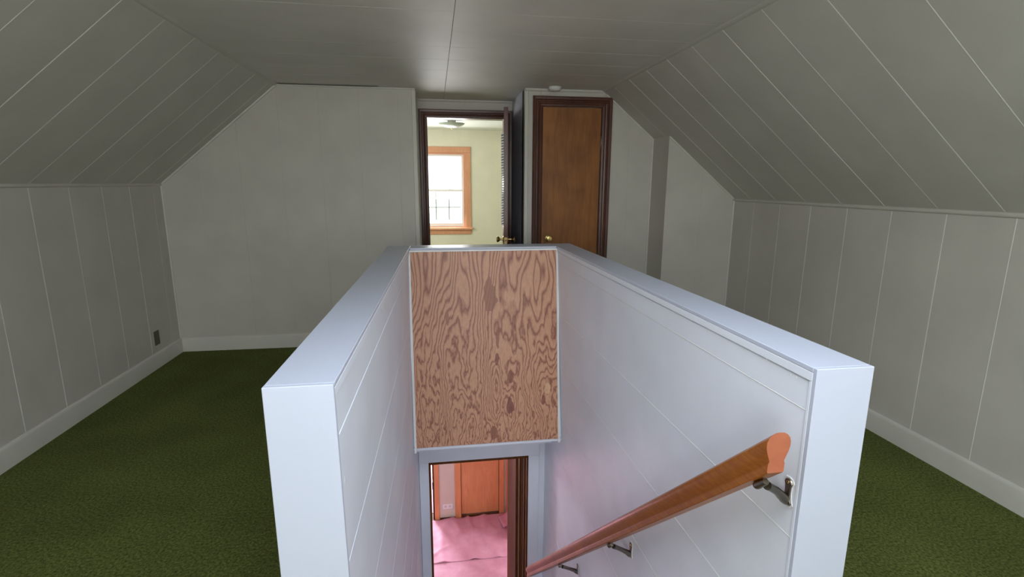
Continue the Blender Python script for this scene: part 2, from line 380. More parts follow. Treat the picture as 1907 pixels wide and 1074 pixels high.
# far wall with door opening x -.048 .. .70, z .. 2.063
DX0, DX1, DZ = -.048, .700, 2.063
b = bmesh.new()
for x0, x1, z0, z1 in ((XH-.1, DX0-.02, 0, C), (DX1+.02, XC+.1, 0, C), (DX0-.02, DX1+.02, DZ+.02, C)): box(b, x0, x1, YD, YD+.12, z0, z1)
struct(mk('wall_hall', b, 'wall'))
# closet wall with door opening
CX0, CX1, CZ = .937, 1.462, 2.092
b = bmesh.new()
for x0, x1, z0, z1 in ((XC, CX0-.015, 0, C), (CX1+.015, XS+.05, 0, 2.2), (CX0-.015, CX1+.015, CZ+.015, C)):
    box(b, x0, x1, YC+TH, YC+.12, z0, z1)
clip(b, lo-SNR*.03, -SNR)
wc = struct(mk('wall_closet', b, 'wall'))
vboards(wc, [XC, CX0-.016], YC, 0, lambda x: C, 'wall')
vboards(wc, [CX1+.016, 1.72, XS+.02], YC, 0, lambda x: zr(x), 'wall')
bm = bmesh.new(); box(bm, CX0-.015, CX1+.015, YC, YC+TH+.003, CZ+.016, C)
clip(bm, lo-SNR*.004, -SNR); mk('board', bm, 'wall', wc)
# chase wall standing forward at the right
b = bmesh.new()
pts = [(XS, 0), (XR+.1, 0), (XR+.1, zr(XR+.1)), (XS, zr(XS))]
A = [b.verts.new((x, YR+TH, z)) for x, z in pts]; B = [b.verts.new((x, YC+.12, z)) for x, z in pts]
b.faces.new(A); b.faces.new(B[::-1])
for i in range(4): b.faces.new((A[i], B[i], B[(i+1) % 4], A[(i+1) % 4]))
ws = struct(mk('wall_back_right', b, 'wall'))
vboards(ws, [XS, 2.2665, XR], YR, 0, zr, 'wall')
# wall behind the camera with the window opening
b = bmesh.new(); gz0, gz1 = .65, 1.95
for x0, x1, z0, z1 in ((XL-.1, -1.55, -.1, 2.4), (-.35, .40, -.1, 2.4), (1.5, XR+.1, -.1, 2.4), (-1.55, -.35, -.1, gz0), (-1.55, -.35, gz1, 2.4), (.40, 1.5, -.1, gz0), (.40, 1.5, gz1, 2.4)): box(b, x0, x1, Y0-.12, Y0, z0, z1)
struct(mk('wall_front', b, 'wall'))

# ------------------------------------------------------------------ stairwell footprint
# inner faces of the half walls run from the near ends to the lower door wall
def ri(y): return .832+(y-.9635)*(.779-.832)/(3.49-.9635)     # right inner face x
def li(y): return -.2165+(y-1.022)*(-.160+.2165)/(3.49-1.022)   # left inner face x
def ro(y): return .966+(y-.9635)*(.905-.966)/(3.334-.9635)
def lo_(y): return -.346+(y-1.022)*(-.302+.346)/(3.372-1.022)
NR, NL, YE0, YE1, YB = .9635, 1.022, 3.262, 3.40, 3.49
ZT = 1.05
# floor slab with stairwell hole
b = bmesh.new(); zf0 = -.20
outer = [(XL-.1, Y0), (XR+.1, Y0), (XR+.1, YD+.1), (XL-.1, YD+.1)]
box(b, XL-.1, lo_(2)+.05, Y0, 5.35, zf0, 0); box(b, ro(2)-.05, XR+.1, Y0, 5.35, zf0, 0)
box(b, lo_(2)+.05, ro(2)-.05, Y0, .86, zf0, 0); box(b, lo_(2)+.05, ro(2)-.05, YE0+.04, 5.35, zf0, 0)
struct(mk('floor', b, 'carpet'))

# right half wall / stair wall
def side_wall(name, inner, outer, y0, s, zs):
    """s=+1: wall lies at +x of its inner face"""
    core = bmesh.new()
    prism(core, [(inner(y0+.012)+s*TH, y0+.012), (outer(y0+.012)-s*.004, y0+.012), (outer(YE1)-s*.004, YE1), (inner(YE1)+s*TH, YE1)], -.2, ZT-.012)
    prism(core, [(inner(y0+.012)+s*TH, .4), (inner(y0+.012)+s*.1, .4), (inner(YB)+s*.1, YB), (inner(YB)+s*TH, YB)], ZF, -.2005)
    W = struct(mk(name, core, 'stair'))
    ze = [ZT-.0370]+zs
    for a, c in zip(ze, ze[1:]):
        ye = YB-.002
        ys0 = y0+.0245 if a > -.1 else .4
        bm = bmesh.new(); v = .0025; t = random.uniform(-.0004, .0004)
        # V-edged board in the plane of the inner face
        d = Vector((inner(ye)-inner(ys0), ye-ys0, 0)); n = Vector((-s, 0, 0)); P = Vector((inner(ys0), ys0, 0))
        def q4(off, inset): return [P+n*off+Vector((0, 0, c+inset)), P+d+n*off+Vector((0, 0, c+inset)), P+d+n*off+Vector((0, 0, a-inset)), P+n*off+Vector((0, 0, a-inset))]
        back, mid, front = [[bm.verts.new(p) for p in q4(*k)] for k in ((-TH-.002, .0), (-v, .0), (t, v))]
        bm.faces.new(front); bm.faces.new(back[::-1])
        for i in range(4):
            j = (i+1) % 4
            bm.faces.new((back[i], back[j], mid[j], mid[i])); bm.faces.new((mid[i], mid[j], front[j], front[i]))
        mk('board', bm, 'stair', W)
        if c > ZF+.01:
            bm = bmesh.new(); sweep(bm, P+Vector((0, 0, c))+n*(-.003), d.normalized(), (0, 0, 1), n, d.length, [(-.0022, 0), (-.0014, .0032), (0, .0040), (.0014, .0032), (.0022, 0)])
            mk('joint_bead', bm, 'edge' if s > 0 else 'stair', W)
    # cap board
    bm = bmesh.new()
    e = YE1
    ib, ob = inner(y0)-s*.0052, outer(y0)+s*.003
    ie, oe = inner(e)-s*.004, outer(e)+s*.003
    P4 = [(ib, y0+.0125), (ob, y0+.0125), (oe, e), (ie, e)]
    hexa(bm, [(x, y, ZT-.012) for x, y in P4], [(x, y, ZT) for x, y in P4], .0015)
    mk('cap_board', bm, 'gloss', W)
    # end board facing the camera
    bm = bmesh.new(); sk = .012 if s < 0 else .003   # post leans a touch
    hexa(bm, [(ib+sk, y0, -.0), (ob+sk*.4, y0, 0), (ob+sk*.4, y0+.012, 0), (ib+sk, y0+.012, 0)], [(ib, y0, ZT), (ob, y0, ZT), (ob, y0+.012, ZT), (ib, y0+.012, ZT)], .0012)
    mk('end_board', bm, 'gloss', W)
    # slim corner strip on the inner face: along the top and down the near end
    bm = bmesh.new(); wv = .021
    yy = YE0
    hexa(bm, [(inner(y0)-s*.0050, y0+.0125, ZT-.0125-wv), (inner(y0)+s*.0088, y0+.0125, ZT-.0125-wv), (inner(yy)+s*.0088, yy, ZT-.0125-wv), (inner(yy)-s*.0050, yy, ZT-.0125-wv)],
             [(inner(y0)-s*.0050, y0+.0125, ZT-.0125), (inner(y0)+s*.0088, y0+.0125, ZT-.0125), (inner(yy)+s*.0088, yy, ZT-.0125), (inner(yy)-s*.0050, yy, ZT-.0125)], .001)
    mk('top_corner_strip', bm, 'stair', W)
    bm = bmesh.new()
    hexa(bm, [(inner(y0)-s*.0050+sk, y0+.0125, -.1), (inner(y0)-s*.0050+sk, y0+wv, -.1), (inner(y0)+s*.0088+sk, y0+wv, -.1), (inner(y0)+s*.0088+sk, y0+.0125, -.1)],
             [(inner(y0)-s*.0050, y0+.0125, ZT-.013-wv), (inner(y0)-s*.0050, y0+wv, ZT-.013-wv), (inner(y0)+s*.0088, y0+wv, ZT-.013-wv), (inner(y0)+s*.0088, y0+.0125, ZT-.013-wv)], .0008)
    mk('end_corner_strip', bm, 'stair', W)
    return W
WRS = side_wall('wall_stair_right', ri, ro, NR, 1, [.942, .612, .283, -.045, -.365, -.69, -1.01, -1.34, -1.66, -1.98, -2.3, ZF])
WLS = side_wall('wall_stair_left', li, lo_, NL, -1, [.918, .595, .27, -.05, -.375, -.70, -1.02, -1.35, -1.67, -1.99, -2.31, ZF])
# paint drips and filler dabs on the inner faces
def dab(W, x, y, z, wy, hz, s):
    bm = bmesh.new(); n = 10
    c = bm.verts.new((x-s*.0022, y, z+hz*.15)); ring = []
    for k in range(n):
        a = 2*math.pi*k/n; ring.append(bm.verts.new((x+s*.0008, y+math.cos(a)*wy*.5*(1-.35*math.sin(a)), z+math.sin(a)*hz*.5)))
    for k in range(n): bm.faces.new((c, ring[k], ring[(k+1) % n]))
    mk('paint_drip', bm, 'edge', W, True)
for y, z in ((1.14, 1.012), (1.42, 1.008), (1.03, 1.005), (1.05, 1.004), (1.78, .865)): dab(WRS, ri(y), y, z, .004, .016, 1)
for y, z, a, h in ((1.09, .79, .012, .045), (1.045, .70, .012, .07), (1.85, .995, .02, .035), (1.95, .985, .016, .05)): dab(WLS, li(y), y, z, a, h, -1)

# end wall above the stair: framed, capped, with the plywood panel on its stair side
b = bmesh.new()
box(b, li(YE0)+.0045, ri(YE0)-.0045, YE0+.022, YE1, -.2, ZT-.012)
box(b, -.30, .90, YE0+.03, YB+.1, -.36, -.2002)
we = struct(mk('wall_stair_end', b, 'stair'))
bm = bmesh.new(); box(bm, li(3.3)+.0045, ri(3.3)-.0045, YE0-.012, YE1+.004, ZT-.012, ZT, .0015); mk('cap_board', bm, 'gloss', we)

pan = empty('plywood_panel', (-.157, 3.248, -.2))
tag(pan, 'reddish brown wavy-grained plywood panel edged in white at the head of the stairwell', 'panel')
o0 = Vector(pan.location)
def panbox(name, x0a, x1a, x0b, x1b, zt, zb, off, th, m, bev=.0008):
    """slab leaning with the panel: y = 3.248 at z 1.026 .. 3.035 at z -.19"""
    def yy(z): return 3.248+(z-1.026)*(3.248-3.035)/(1.026+.19)
    bm = bmesh.new()
    b4 = [(x0b, yy(zb)-off, zb), (x1b, yy(zb)-off, zb), (x1b, yy(zb)-off+th, zb), (x0b, yy(zb)-off+th, zb)]
    t4 = [(x0a, yy(zt)-off, zt), (x1a, yy(zt)-off, zt), (x1a, yy(zt)-off+th, zt), (x0a, yy(zt)-off+th, zt)]
    hexa(bm, [Vector(p)-o0 for p in b4], [Vector(p)-o0 for p in t4], bev)
    return mk(name, bm, m, pan)
po = panbox('plywood_sheet', -.160, .776, -.152, .766, 1.030, -.192, 0, .014, 'ply')
po.data.transform(Matrix.Translation(o0)); po.location = -o0; po.data.update()     # grain is laid out in room coordinates
# grain coordinates: x 0..0.93 from the left edge, z 0..1 up the sheet
po.data.transform(Matrix.Translation(-Vector((-.157, 3.248, -.2)))); po.location = (0, 0, 0)
panbox('side_trim', -.173, -.157, -.163, -.149, 1.030, -.222, .006, .018, 'edge')
panbox('side_trim', .775, .790, .764, .777, 1.030, -.215, .006, .018, 'edge')
panbox('top_trim', -.173, .790, -.173, .790, 1.0375, 1.0265, .010, .018, 'edge')
# back of the sloping panel: boxed side returns so that nothing shows through
bm = bmesh.new()
hexa(bm, [(-.25, 3.052, -.19), (.85, 3.052, -.19), (.85, YE0+.03, -.19), (-.25, YE0+.03, -.19)], [(-.19, 3.264, 1.02), (.80, 3.264, 1.02), (.80, YE0+.022, 1.02), (-.19, YE0+.022, 1.02)])
mk('backing', bm, 'stair', we)
bm = bmesh.new(); box(bm, -.26, .86, 3.046, YB+.02, -.215, -.198); mk('soffit', bm, 'stair', we)

# ------------------------------------------------------------------ lower door wall
WX0, WX1 = -.085, .647; WZ = -.552
b = bmesh.new()
for x0, x1, z0, z1 in ((-1.3, WX0-.02, ZF, -.2), (WX1+.02, 2.6, ZF, -.2), (WX0-.02, WX1+.02, WZ+.02, -.2)): box(b, x0, x1, YB, YB+.13, z0, z1)
struct(mk('wall_lower_stair', b, 'stair'))
d3 = struct(empty('door_3', (.60, 3.7, ZF)))
def part(name, bm, m, parent, root, smooth=False):
    bmesh.ops.translate(bm, verts=bm.verts, vec=-Vector(root)); return mk(name, bm, m, parent, smooth)
R3 = d3.location
bm = bmesh.new(); box(bm, -.158, -.090, YB-.016, YB+.001, ZF, -.5535, .0015); part('side_casing', bm, 'stair', d3, R3)
bm = bmesh.new(); box(bm, .652, .734, YB-.016, YB+.001, ZF, -.5535, .0015); part('side_casing', bm, 'stair', d3, R3)
bm = bmesh.new(); box(bm, -.158, .734, YB-.016, YB+.001, -.5530, -.452, .0015); part('head_casing', bm, 'stair', d3, R3)
bm = bmesh.new(); box(bm, -.161, .737, YB-.022, YB+.001, -.4515, -.443, .001); part('head_bead', bm, 'edge', d3, R3)
bm = bmesh.new(); box(bm, WX0-.02, WX0+.008, YB-.010, YB+.14, ZF, -.560, .001); part('left_jamb', bm, 'jamb', d3, R3)
bm = bmesh.new(); box(bm, WX0-.02, WX1+.02, YB-.010, YB+.14, -.5745, -.5538, .001); part('head_jamb', bm, 'jamb', d3, R3)
bm = bmesh.new(); box(bm, .640, WX1+.02, YB-.010, YB+.22, ZF, -.575, .001); part('right_jamb', bm, 'jamb', d3, R3)
for y0, y1, x in ((3.535, 3.575, .630), (3.60, 3.625, .626), (3.64, 3.70, .612)):
    bm = bmesh.new(); box(bm, x, .641, y0, y1, ZF, -.5755, .004); part('stop_moulding', bm, 'jamb', d3, R3)
# open slab
bm = bmesh.new()
a0, a1 = Vector((.597, 3.735, 0)), Vector((.628, 4.43, 0)); t_ = Vector((.035, -.003, 0))
hexa(bm, [v+Vector((0, 0, ZF+.015)) for v in (a0, a0+t_, a1+t_, a1)], [v+Vector((0, 0, -.585)) for v in (a0, a0+t_, a1+t_, a1)], .002)
slab3 = part('door_slab', bm, 'jamb', d3, R3)

# ------------------------------------------------------------------ lower hall
b = bmesh.new(); box(b, -1.4, 2.7, YB-3.1, 8.2, ZF-.1, ZF); struct(mk('floor_lower', b, 'floorwood'))
b = bmesh.new(); box(b, -2.2, 2.7, YB+.13, 8.2, -.22, -.2005); struct(mk('ceiling_lower', b, 'hall'))
YH = 5.6
b = bmesh.new()
box(b, -.03, .225, YH, YH+.12, ZF, -.2); box(b, .695, 2.7, YH, YH+.12, ZF, -.2); box(b, .225, .695, YH, YH+.12, -.48, -.2)
box(b, -.95, -.106, YH, YH+.12, -.48, -.2); box(b, -.1055, -.031, YH+.003, YH+.12, ZF, -.2); box(b, -1.4, -.95, YH, YH+.12, ZF, -.2)
struct(mk('wall_lower_far', b, 'hall'))
b = bmesh.new(); box(b, 2.6, 2.7, YB+.13, YH, ZF, -.2); struct(mk('wall_lower_right', b, 'hall'))
b = bmesh.new(); box(b, -1.4, -1.3, YB, YH, ZF, -.2); struct(mk('wall_lower_left', b, 'hall'))
b = bmesh.new(); box(b, -2.2, .6, 8.1, 8.2, ZF, -.2); box(b, -2.2, -2.1, YH+.12, 8.1, ZF, -.2); box(b, .5, .6, YH+.12, 8.1, ZF, -.2)
struct(mk('wall_lower_room', b, 'vinyl'))
d4 = struct(empty('door_4', (.455, YH, ZF))); R4 = d4.location
bm = bmesh.new(); box(bm, .234, .686, YH+.01, YH+.045, ZF+.035, -.50, .0015); s4 = part('door_slab', bm, 'orange', d4, R4)
for x0, x1 in ((.2225, .2335), (.6865, .6975)):
    bm = bmesh.new(); box(bm, x0, x1, YH+.012, YH+.119, ZF+.023, -.481); part('jamb', bm, 'jamb', d4, R4)
for z in (-.75, -2.12):
    bm = bmesh.new(); lathe(bm, [(0, 0), (.006, 0), (.006, .085), (0, .085)], 10, Matrix.Translation((.690, YH+.002, z))); part('hinge', bm, 'black', s4, R4, True)
for x0, x1, m_ in ((.158, .229, 'orange'), (.691, .752, 'orange')):
    bm = bmesh.new(); box(bm, x0, x1, YH-.017, YH+.002, ZF, -.44, .003); part('side_casing', bm, m_, d4, R4)
bm = bmesh.new(); box(bm, .158, .752, YH-.017, YH+.002, -.4395, -.37, .003); part('head_casing', bm, 'orange', d4, R4)
bm = bmesh.new(); box(bm, .225, .695, YH-.006, YH+.12, ZF, ZF+.022, .004); part('threshold', bm, 'jamb', d4, R4)
b = bmesh.new(); box(b, -.028, .158, YH-.014, YH, ZF, ZF+.018, .003); struct(mk('baseboard_lower', b, 'jamb'))
# casing of the bright doorway at the left end of that wall
b = bmesh.new(); box(b, -.085, -.030, YH-.017, YH+.002, ZF, -.44, .003); tr = struct(mk('trim_1', b, 'orange'))
bm = bmesh.new(); box(bm, -.106, -.087, YH+.0, YH+.12, ZF, -.44, .002); mk('jamb_board', bm, 'jamb', tr)
bm = bmesh.new(); box(bm, -.110, -.098, YH-.012, YH+.004, -2.12, -2.03, .001); mk('strike_plate', bm, 'black', tr)
# angled orange casing beside the hall door (return of a side doorway)
b = bmesh.new(); box(b, .775, .80, YH-.5, YH-.002, ZF, -.44, .003); struct(mk('trim_2', b, 'orange'))
# horizontal white outlet on the strip of wall
ou = empty('wall_outlet', (.068, YH, -2.365)); tag(ou, 'small white horizontal outlet low on the cream wall strip downstairs', 'outlet', None)
bm = bmesh.new(); box(bm, -.060, .060, -.006, 0, -.036, .036, .002); mk('cover_plate', bm, 'plate', ou)
for dx in (-.026, .026):
    bm = bmesh.new(); lathe(bm, [(0, 0), (.016, 0), (.016, .0015), (0, .0015)], 16, orient((dx, -.006, 0), (0, -1, 0))); r_ = mk('receptacle', bm, 'plastic', ou)
    for dz in (-.006, .006):
        bm = bmesh.new(); box(bm, dx-.004, dx+.004, -.0080, -.0074, dz-.001, dz+.001); mk('slot', bm, 'black', r_)

# pink rosin paper sheets
def sheet(name, poly_fn, nu, nv, zfun, label, thick=.0015):
    bm = bmesh.new(); g = [[bm.verts.new((*poly_fn(i/nu, j/nv), 0)) for j in range(nv+1)] for i in range(nu+1)]
    for row in g:
        for v in row: v.co.z = zfun(v.co.x, v.co.y)
    for i in range(nu):
        for j in range(nv): bm.faces.new((g[i][j], g[i+1][j], g[i+1][j+1], g[i][j+1]))
    o = mk(name, bm, 'paper', None, 180)
    so = o.modifiers.new('thickness', 'SOLIDIFY'); so.thickness = thick; so.offset = 1
    tag(o, label, 'paper', None); return o
from mathutils import noise as mn
def wr(x, y, amp, s=1.0):
    v = Vector((x*2.6*s, y*1.6*s, 3.1)); r = 1-abs(mn.noise(v*1.3))*2.2
    return ZF+.006+amp*(max(0, r)**3)+.004*mn.noise(v*3)+.0025*abs(mn.noise(v*7))
def folds(x, y):
    z = wr(x, y, .02)
    for (x0, y0, x1, y1, h, wd) in ((.12, 5.6, .33, 4.85, .022, .03), (.30, 5.58, .40, 4.9, .03, .025), (.03, 5.45, .15, 5.55, .018, .03), (-.14, 4.95, .2, 5.2, .012, .02), (.5, 5.58, .46, 5.0, .015, .03)):
        d = Vector((x1-x0, y1-y0)); l = d.length; d /= l; t = (Vector((x-x0, y-y0))).dot(d)/l
        if -.1 < t < 1.1:
            t = min(1, max(0, t)); p = Vector((x0, y0))+d*l*t; q_ = (Vector((x, y))-p).length
            z += h*(1-t*.7)*math.exp(-(q_/wd)**2)
    return z
sheet('floor_paper', lambda u, v: (-1.2+u*3.7, 4.84+v*(YH-.03-4.84)), 150, 44, lambda x, y: folds(x, y)+.002, 'creased pink paper sheet lying on the hall floor in front of the orange door')
sheet('floor_paper', lambda u, v: (-1.2+u*3.7, 3.64+v*(4.90-3.64)), 120, 50, lambda x, y: wr(x, y, .008), 'pink paper sheet on the hall floor nearest the stair doorway')
sheet('floor_paper', lambda u, v: (.66+u*(.12+.10*v)+.04*(1-v)+.0, 5.26+v*.25), 12, 12, lambda x, y: ZF+.030+.55*max(0, x-.67)+.012*math.sin((x-.6)*40+y*9), 'crumpled pink paper corner curled up beside the dark open door')
b = bmesh.new(); box(b, -2.0, .45, YH+.125, 8.05, ZF+.001, ZF+.006); tag(mk('floor_paper', b, 'paper'), 'pink paper seen through the bright doorway left of the orange door', 'paper', None)

# ------------------------------------------------------------------ stairs (below the frame)
st = struct(empty('stairs', (0, .9, 0)))
nst = 13; rise = -ZF/nst; run = (3.44-.88)/(nst-1)
for k in range(1, nst):
    y0 = .88+(k-1)*run; z = -k*rise
    bm = bmesh.new(); box(bm, li(y0)+.004, ri(y0+run)-.004, y0-.01, y0+run+.0, z-.028, z, .006); part('tread', bm, 'floorwood', st, st.location)
    bm = bmesh.new(); box(bm, li(y0)+.004, ri(y0+run)-.004, y0-.004, y0+.006, z+.0005, z+rise-.029); part('riser', bm, 'stair', st, st.location)

# ------------------------------------------------------------------ handrail
hr = empty('handrail', (.80, .95, .80)); tag(hr, 'brown stained wooden handrail with a raw orange cut end on the stairwell wall', 'handrail')
H0 = Vector(hr.location)
P0, P1 = Vector((.744, .952, .862)), Vector((.655, 3.40, -1.49))
ax = (P1-P0).normalized(); sd = Vector((1, 0, 0)); sd = (sd-ax*sd.dot(ax)).normalized(); un = sd.cross(ax)
if un.z < 0: un = -un
prof = []
half = [(0, .036), (.010, .0355), (.019, .032), (.0255, .0265), (.0288, .019), (.0288, .011), (.0265, .003), (.0225, -.005), (.0190, -.012), (.0180, -.015), (.0192, -.0165), (.0205, -.019), (.0205, -.033), (.0185, -.035)]
def plumb(P, p): return p+ax*((P.y-p.y)/ax.y)
prof = [(x, z) for x, z in half]+[(-x, z) for x, z in half[::-1] if x > 0]
bm = bmesh.new()
A = [bm.verts.new(plumb(P0, P0+sd*x+un*z)-H0) for x, z in prof]; B = [bm.verts.new(plumb(P1, P1+sd*x+un*z)-H0) for x, z in prof]
f0 = bm.faces.new(A); f1 = bm.faces.new(B[::-1])
for i in range(len(prof)): bm.faces.new((A[i], B[i], B[(i+1) % len(prof)], A[(i+1) % len(prof)]))
ra = mk('rail', bm, 'rail', hr, 25)
bm = bmesh.new()
A = [bm.verts.new(plumb(P0, P0+sd*x*.995+un*z*.995)-H0-ax*.0006) for x, z in prof]; B = [bm.verts.new(plumb(P0, P0+sd*x*.995+un*z*.995)-H0+ax*.001) for x, z in prof]
bm.faces.new(A); bm.faces.new(B[::-1])
for i in range(len(prof)): bm.faces.new((A[i], B[i], B[(i+1) % len(prof)], A[(i+1) % len(prof)]))
mk('cut_end', bm, 'cut', hr)
for yb in (1.005, 1.87, 2.60):
    t = (yb+.018-P0.y)/(P1.y-P0.y); pr = P0.lerp(P1, t)-un*.036; xw = ri(yb)
    plate = Vector((xw, yb+.005, pr.z-.046 if yb < 1.5 else pr.z-.055))
    br = empty('bracket'); br.parent = hr; br.location = plate-H0
    bm = bmesh.new()
    pts = [(0, .036), (.010, .033), (.014, .026), (.010, .016), (.009, .0), (.011, -.016), (.016, -.026), (.011, -.034), (0, -.037)]
    po_ = [(y, z) for y, z in pts]+[(-y, z) for y, z in pts[::-1] if y > 0]
    A = [bm.verts.new((0, y, z)) for y, z in po_]; B = [bm.verts.new((-.005, y*.85, z*.93)) for y, z in po_]
    bm.faces.new(A[::-1]); bm.faces.new(B)
    for i in range(len(po_)): bm.faces.new((A[i], A[(i+1) % len(po_)], B[(i+1) % len(po_)], B[i]))
    mk('wall_plate', bm, 'steel', br, True)
    # rim of wall paint around the plate
    bm = bmesh.new()
    A = [bm.verts.new((.0, y*1.28, z*1.1)) for y, z in po_]; B = [bm.verts.new((-.0018, y*1.2, z*1.07)) for y, z in po_]
    bm.faces.new(A[::-1]); bm.faces.new(B)
    for i in range(len(po_)): bm.faces.new((A[i], A[(i+1) % len(po_)], B[(i+1) % len(po_)], B[i]))
    mk('paint_rim', bm, 'edge', br)
    bm = bmesh.new()
    e = pr-plate+Vector((.012, -.012, -.008))
    tube(bm, [(-.003, 0, -.026), (-.011, 0, -.016), (-.020, -.001, -.008), (e.x*.5, e.y*.4, e.z*.28), (e.x*.80, e.y*.75, e.z*.72), tuple(e)], [.0100, .0130, .0115, .0098, .0095, .0105], 12)
    mk('arm', bm, 'steel', br, True)
    bm = bmesh.new()
    c_ = pr-plate-un*.008
    lathe(bm, [(0, -.024), (.0075, -.0235), (.0098, -.018), (.0098, -.008), (.0088, -.006), (.0088, .012), (.0075, .022), (0, .023)], 16, orient(c_, ax*-1)); mk('saddle', bm, 'steel', br, True)
    bm = bmesh.new(); lathe(bm, [(0, 0), (.0045, 0), (.004, .002), (0, .003)], 10, orient((-.004, 0, .026), (-1, 0, 0))); mk('screw', bm, 'brass', br, True)

# ------------------------------------------------------------------ door casings upstairs
CAS = [(0, 0), (0, .009), (.008, .013), (.020, .013), (.024, .018), (.034, .021), (.040, .016), (.050, .016), (.056, .024), (.076, .026), (.082, .022), (.084, 0)]
def casing(root, R, x0, x1, zt, y, m, z0=0, wid=.084, clipit=None):
    k = wid/.084; pf = [(a*k, c) for a, c in CAS]
    for nm, O, al, ac, m0, m1, Ln in (('side_casing', (x0, y, z0), (0, 0, 1), (-1, 0, 0), 0, 1, zt-z0), ('side_casing', (x1, y, z0), (0, 0, 1), (1, 0, 0), 0, 1, zt-z0), ('head_casing', (x0, y, zt), (1, 0, 0), (0, 0, 1), 1, 1, x1-x0)):
        bm = bmesh.new(); sweep(bm, O, al, ac, (0, -1, 0), Ln, pf, m0, m1)
        bmesh.ops.recalc_face_normals(bm, faces=bm.faces)
        if clipit: clip(bm, *clipit)
        part(nm, bm, m, root, R, 30)
d1 = struct(empty('door_1', (.70, 5.2, 0))); R1 = d1.location
casing(d1, R1, DX0, DX1, DZ, YD, 'dark', wid=.080)
for x0, x1 in ((DX0-.02, DX0+.0), (DX1, DX1+.02)):
    bm = bmesh.new(); box(bm, x0, x1, YD-.001, YD+.122, 0, DZ, .001); part('side_jamb', bm, 'dark', d1, R1)
bm = bmesh.new(); box(bm, DX0-.02, DX1+.02, YD-.001, YD+.122, DZ, DZ+.02, .001); part('head_jamb', bm, 'dark', d1, R1)
# open slab, hinged at the right jamb and swung towards the stair
ha, hb = Vector((.700, 5.215, 0)), Vector((.594, 4.462, 0)); dv = (hb-ha).normalized(); tv = Vector((-dv.y, dv.x, 0))*.036
if tv.x < 0: tv = -tv
bm = bmesh.new(); hexa(bm, [v+Vector((0, 0, .012)) for v in (ha, ha+tv, hb+tv, hb)], [v+Vector((0, 0, 2.072)) for v in (ha, ha+tv, hb+tv, hb)], .002)
sl1 = part('door_slab', bm, 'ledge', d1, R1)
nl = -tv.normalized()
# white slatted rack on the opening side of the slab
for k in range(35):
    z = 1.09+k*.0225
    c0 = hb-dv*.010+nl*.004; bm = bmesh.new()
    a_, b_ = c0+Vector((0, 0, z)), c0-dv*.55+Vector((0, 0, z))
    w_ = nl*.030
    hexa(bm, [a_-w_*.2, b_-w_*.2, b_+w_*.6+Vector((0, 0, -.006)), a_+w_*.6+Vector((0, 0, -.006))], [p+Vector((0, 0, .012)) for p in (a_-w_*.2, b_-w_*.2, b_+w_*.6+Vector((0, 0, -.006)), a_+w_*.6+Vector((0, 0, -.006)))])
    part('louver_slat', bm, 'rack', sl1, R1)
# latch plate and knobs
def pt(along, out, z): return hb-dv*along+out+Vector((0, 0, z))
bm = bmesh.new(); c_ = hb+tv*.5
hexa(bm, [c_+Vector((0, 0, .925))-tv.normalized()*.012+dv*q for q in (0,)]+[c_+Vector((0, 0, .925))+tv.normalized()*.012, c_+Vector((0, 0, .925))+tv.normalized()*.012+dv*.002, c_+Vector((0, 0, .925))-tv.normalized()*.012+dv*.002],
     [c_+Vector((0, 0, .985))-tv.normalized()*.012, c_+Vector((0, 0, .985))+tv.normalized()*.012, c_+Vector((0, 0, .985))+tv.normalized()*.012+dv*.002, c_+Vector((0, 0, .985))-tv.normalized()*.012+dv*.002])
part('latch_plate', bm, 'brass', sl1, R1)
bm = bmesh.new(); q_ = c_+dv*.002+Vector((0, 0, .957)); lathe(bm, [(0, 0), (.006, 0), (.005, .008), (0, .009)], 12, orient(q_, dv)); part('latch_bolt', bm, 'black', sl1, R1, True)
KN = [(0, 0), (.030, 0), (.030, .003), (.024, .008), (.010, .010), (.009, .032), (.016, .037), (.025, .046), (.027, .055), (.022, .063), (0, .066)]
bm = bmesh.new(); lathe(bm, KN, 24, orient(hb-dv*.06+Vector((0, 0, .962)), nl)); part('knob', bm, 'brass', sl1, R1, True)
bm = bmesh.new(); lathe(bm, KN, 24, orient(hb-dv*.06+tv+Vector((0, 0, .962)), -nl)); part('knob', bm, 'brass', sl1, R1, True)

d2 = struct(empty('door_2', (CX1, YC, 0))); R2 = d2.location
casing(d2, R2, CX0-.004, CX1+.004, CZ, YC, 'dark', clipit=(Vector((XR, 0, ZR))+SNR*.0, -SNR))
bm = bmesh.new(); box(bm, CX0+.003, CX1-.004, YC+.004, YC+.039, .012, CZ-.004, .0015); s2 = part('door_slab', bm, 'door', d2, R2)
for x0, x1, z0, z1 in ((CX0-.015, CX0, 0, CZ), (CX1-.001, CX1+.015, 0, CZ), (CX0-.015, CX1+.015, CZ-.001, CZ+.014)):
    bm = bmesh.new(); box(bm, x0, x1, YC+.001, YC+.11, z0, z1); part('jamb', bm, 'dark', d2, R2)
bm = bmesh.new(); lathe(bm, KN, 28, orient((1.002, YC+.004, .968), (0, -1, 0))); part('knob', bm, 'brass', s2, R2, True)
for z in (1.76, .22):
    bm = bmesh.new(); lathe(bm, [(0, -.003), (.004, 0), (.006, .003), (.006, .092), (.004, .095), (0, .098)], 12, Matrix.Translation((CX1-.001, YC-.003, z))); h_ = part('hinge', bm, 'steel', s2, R2, True)

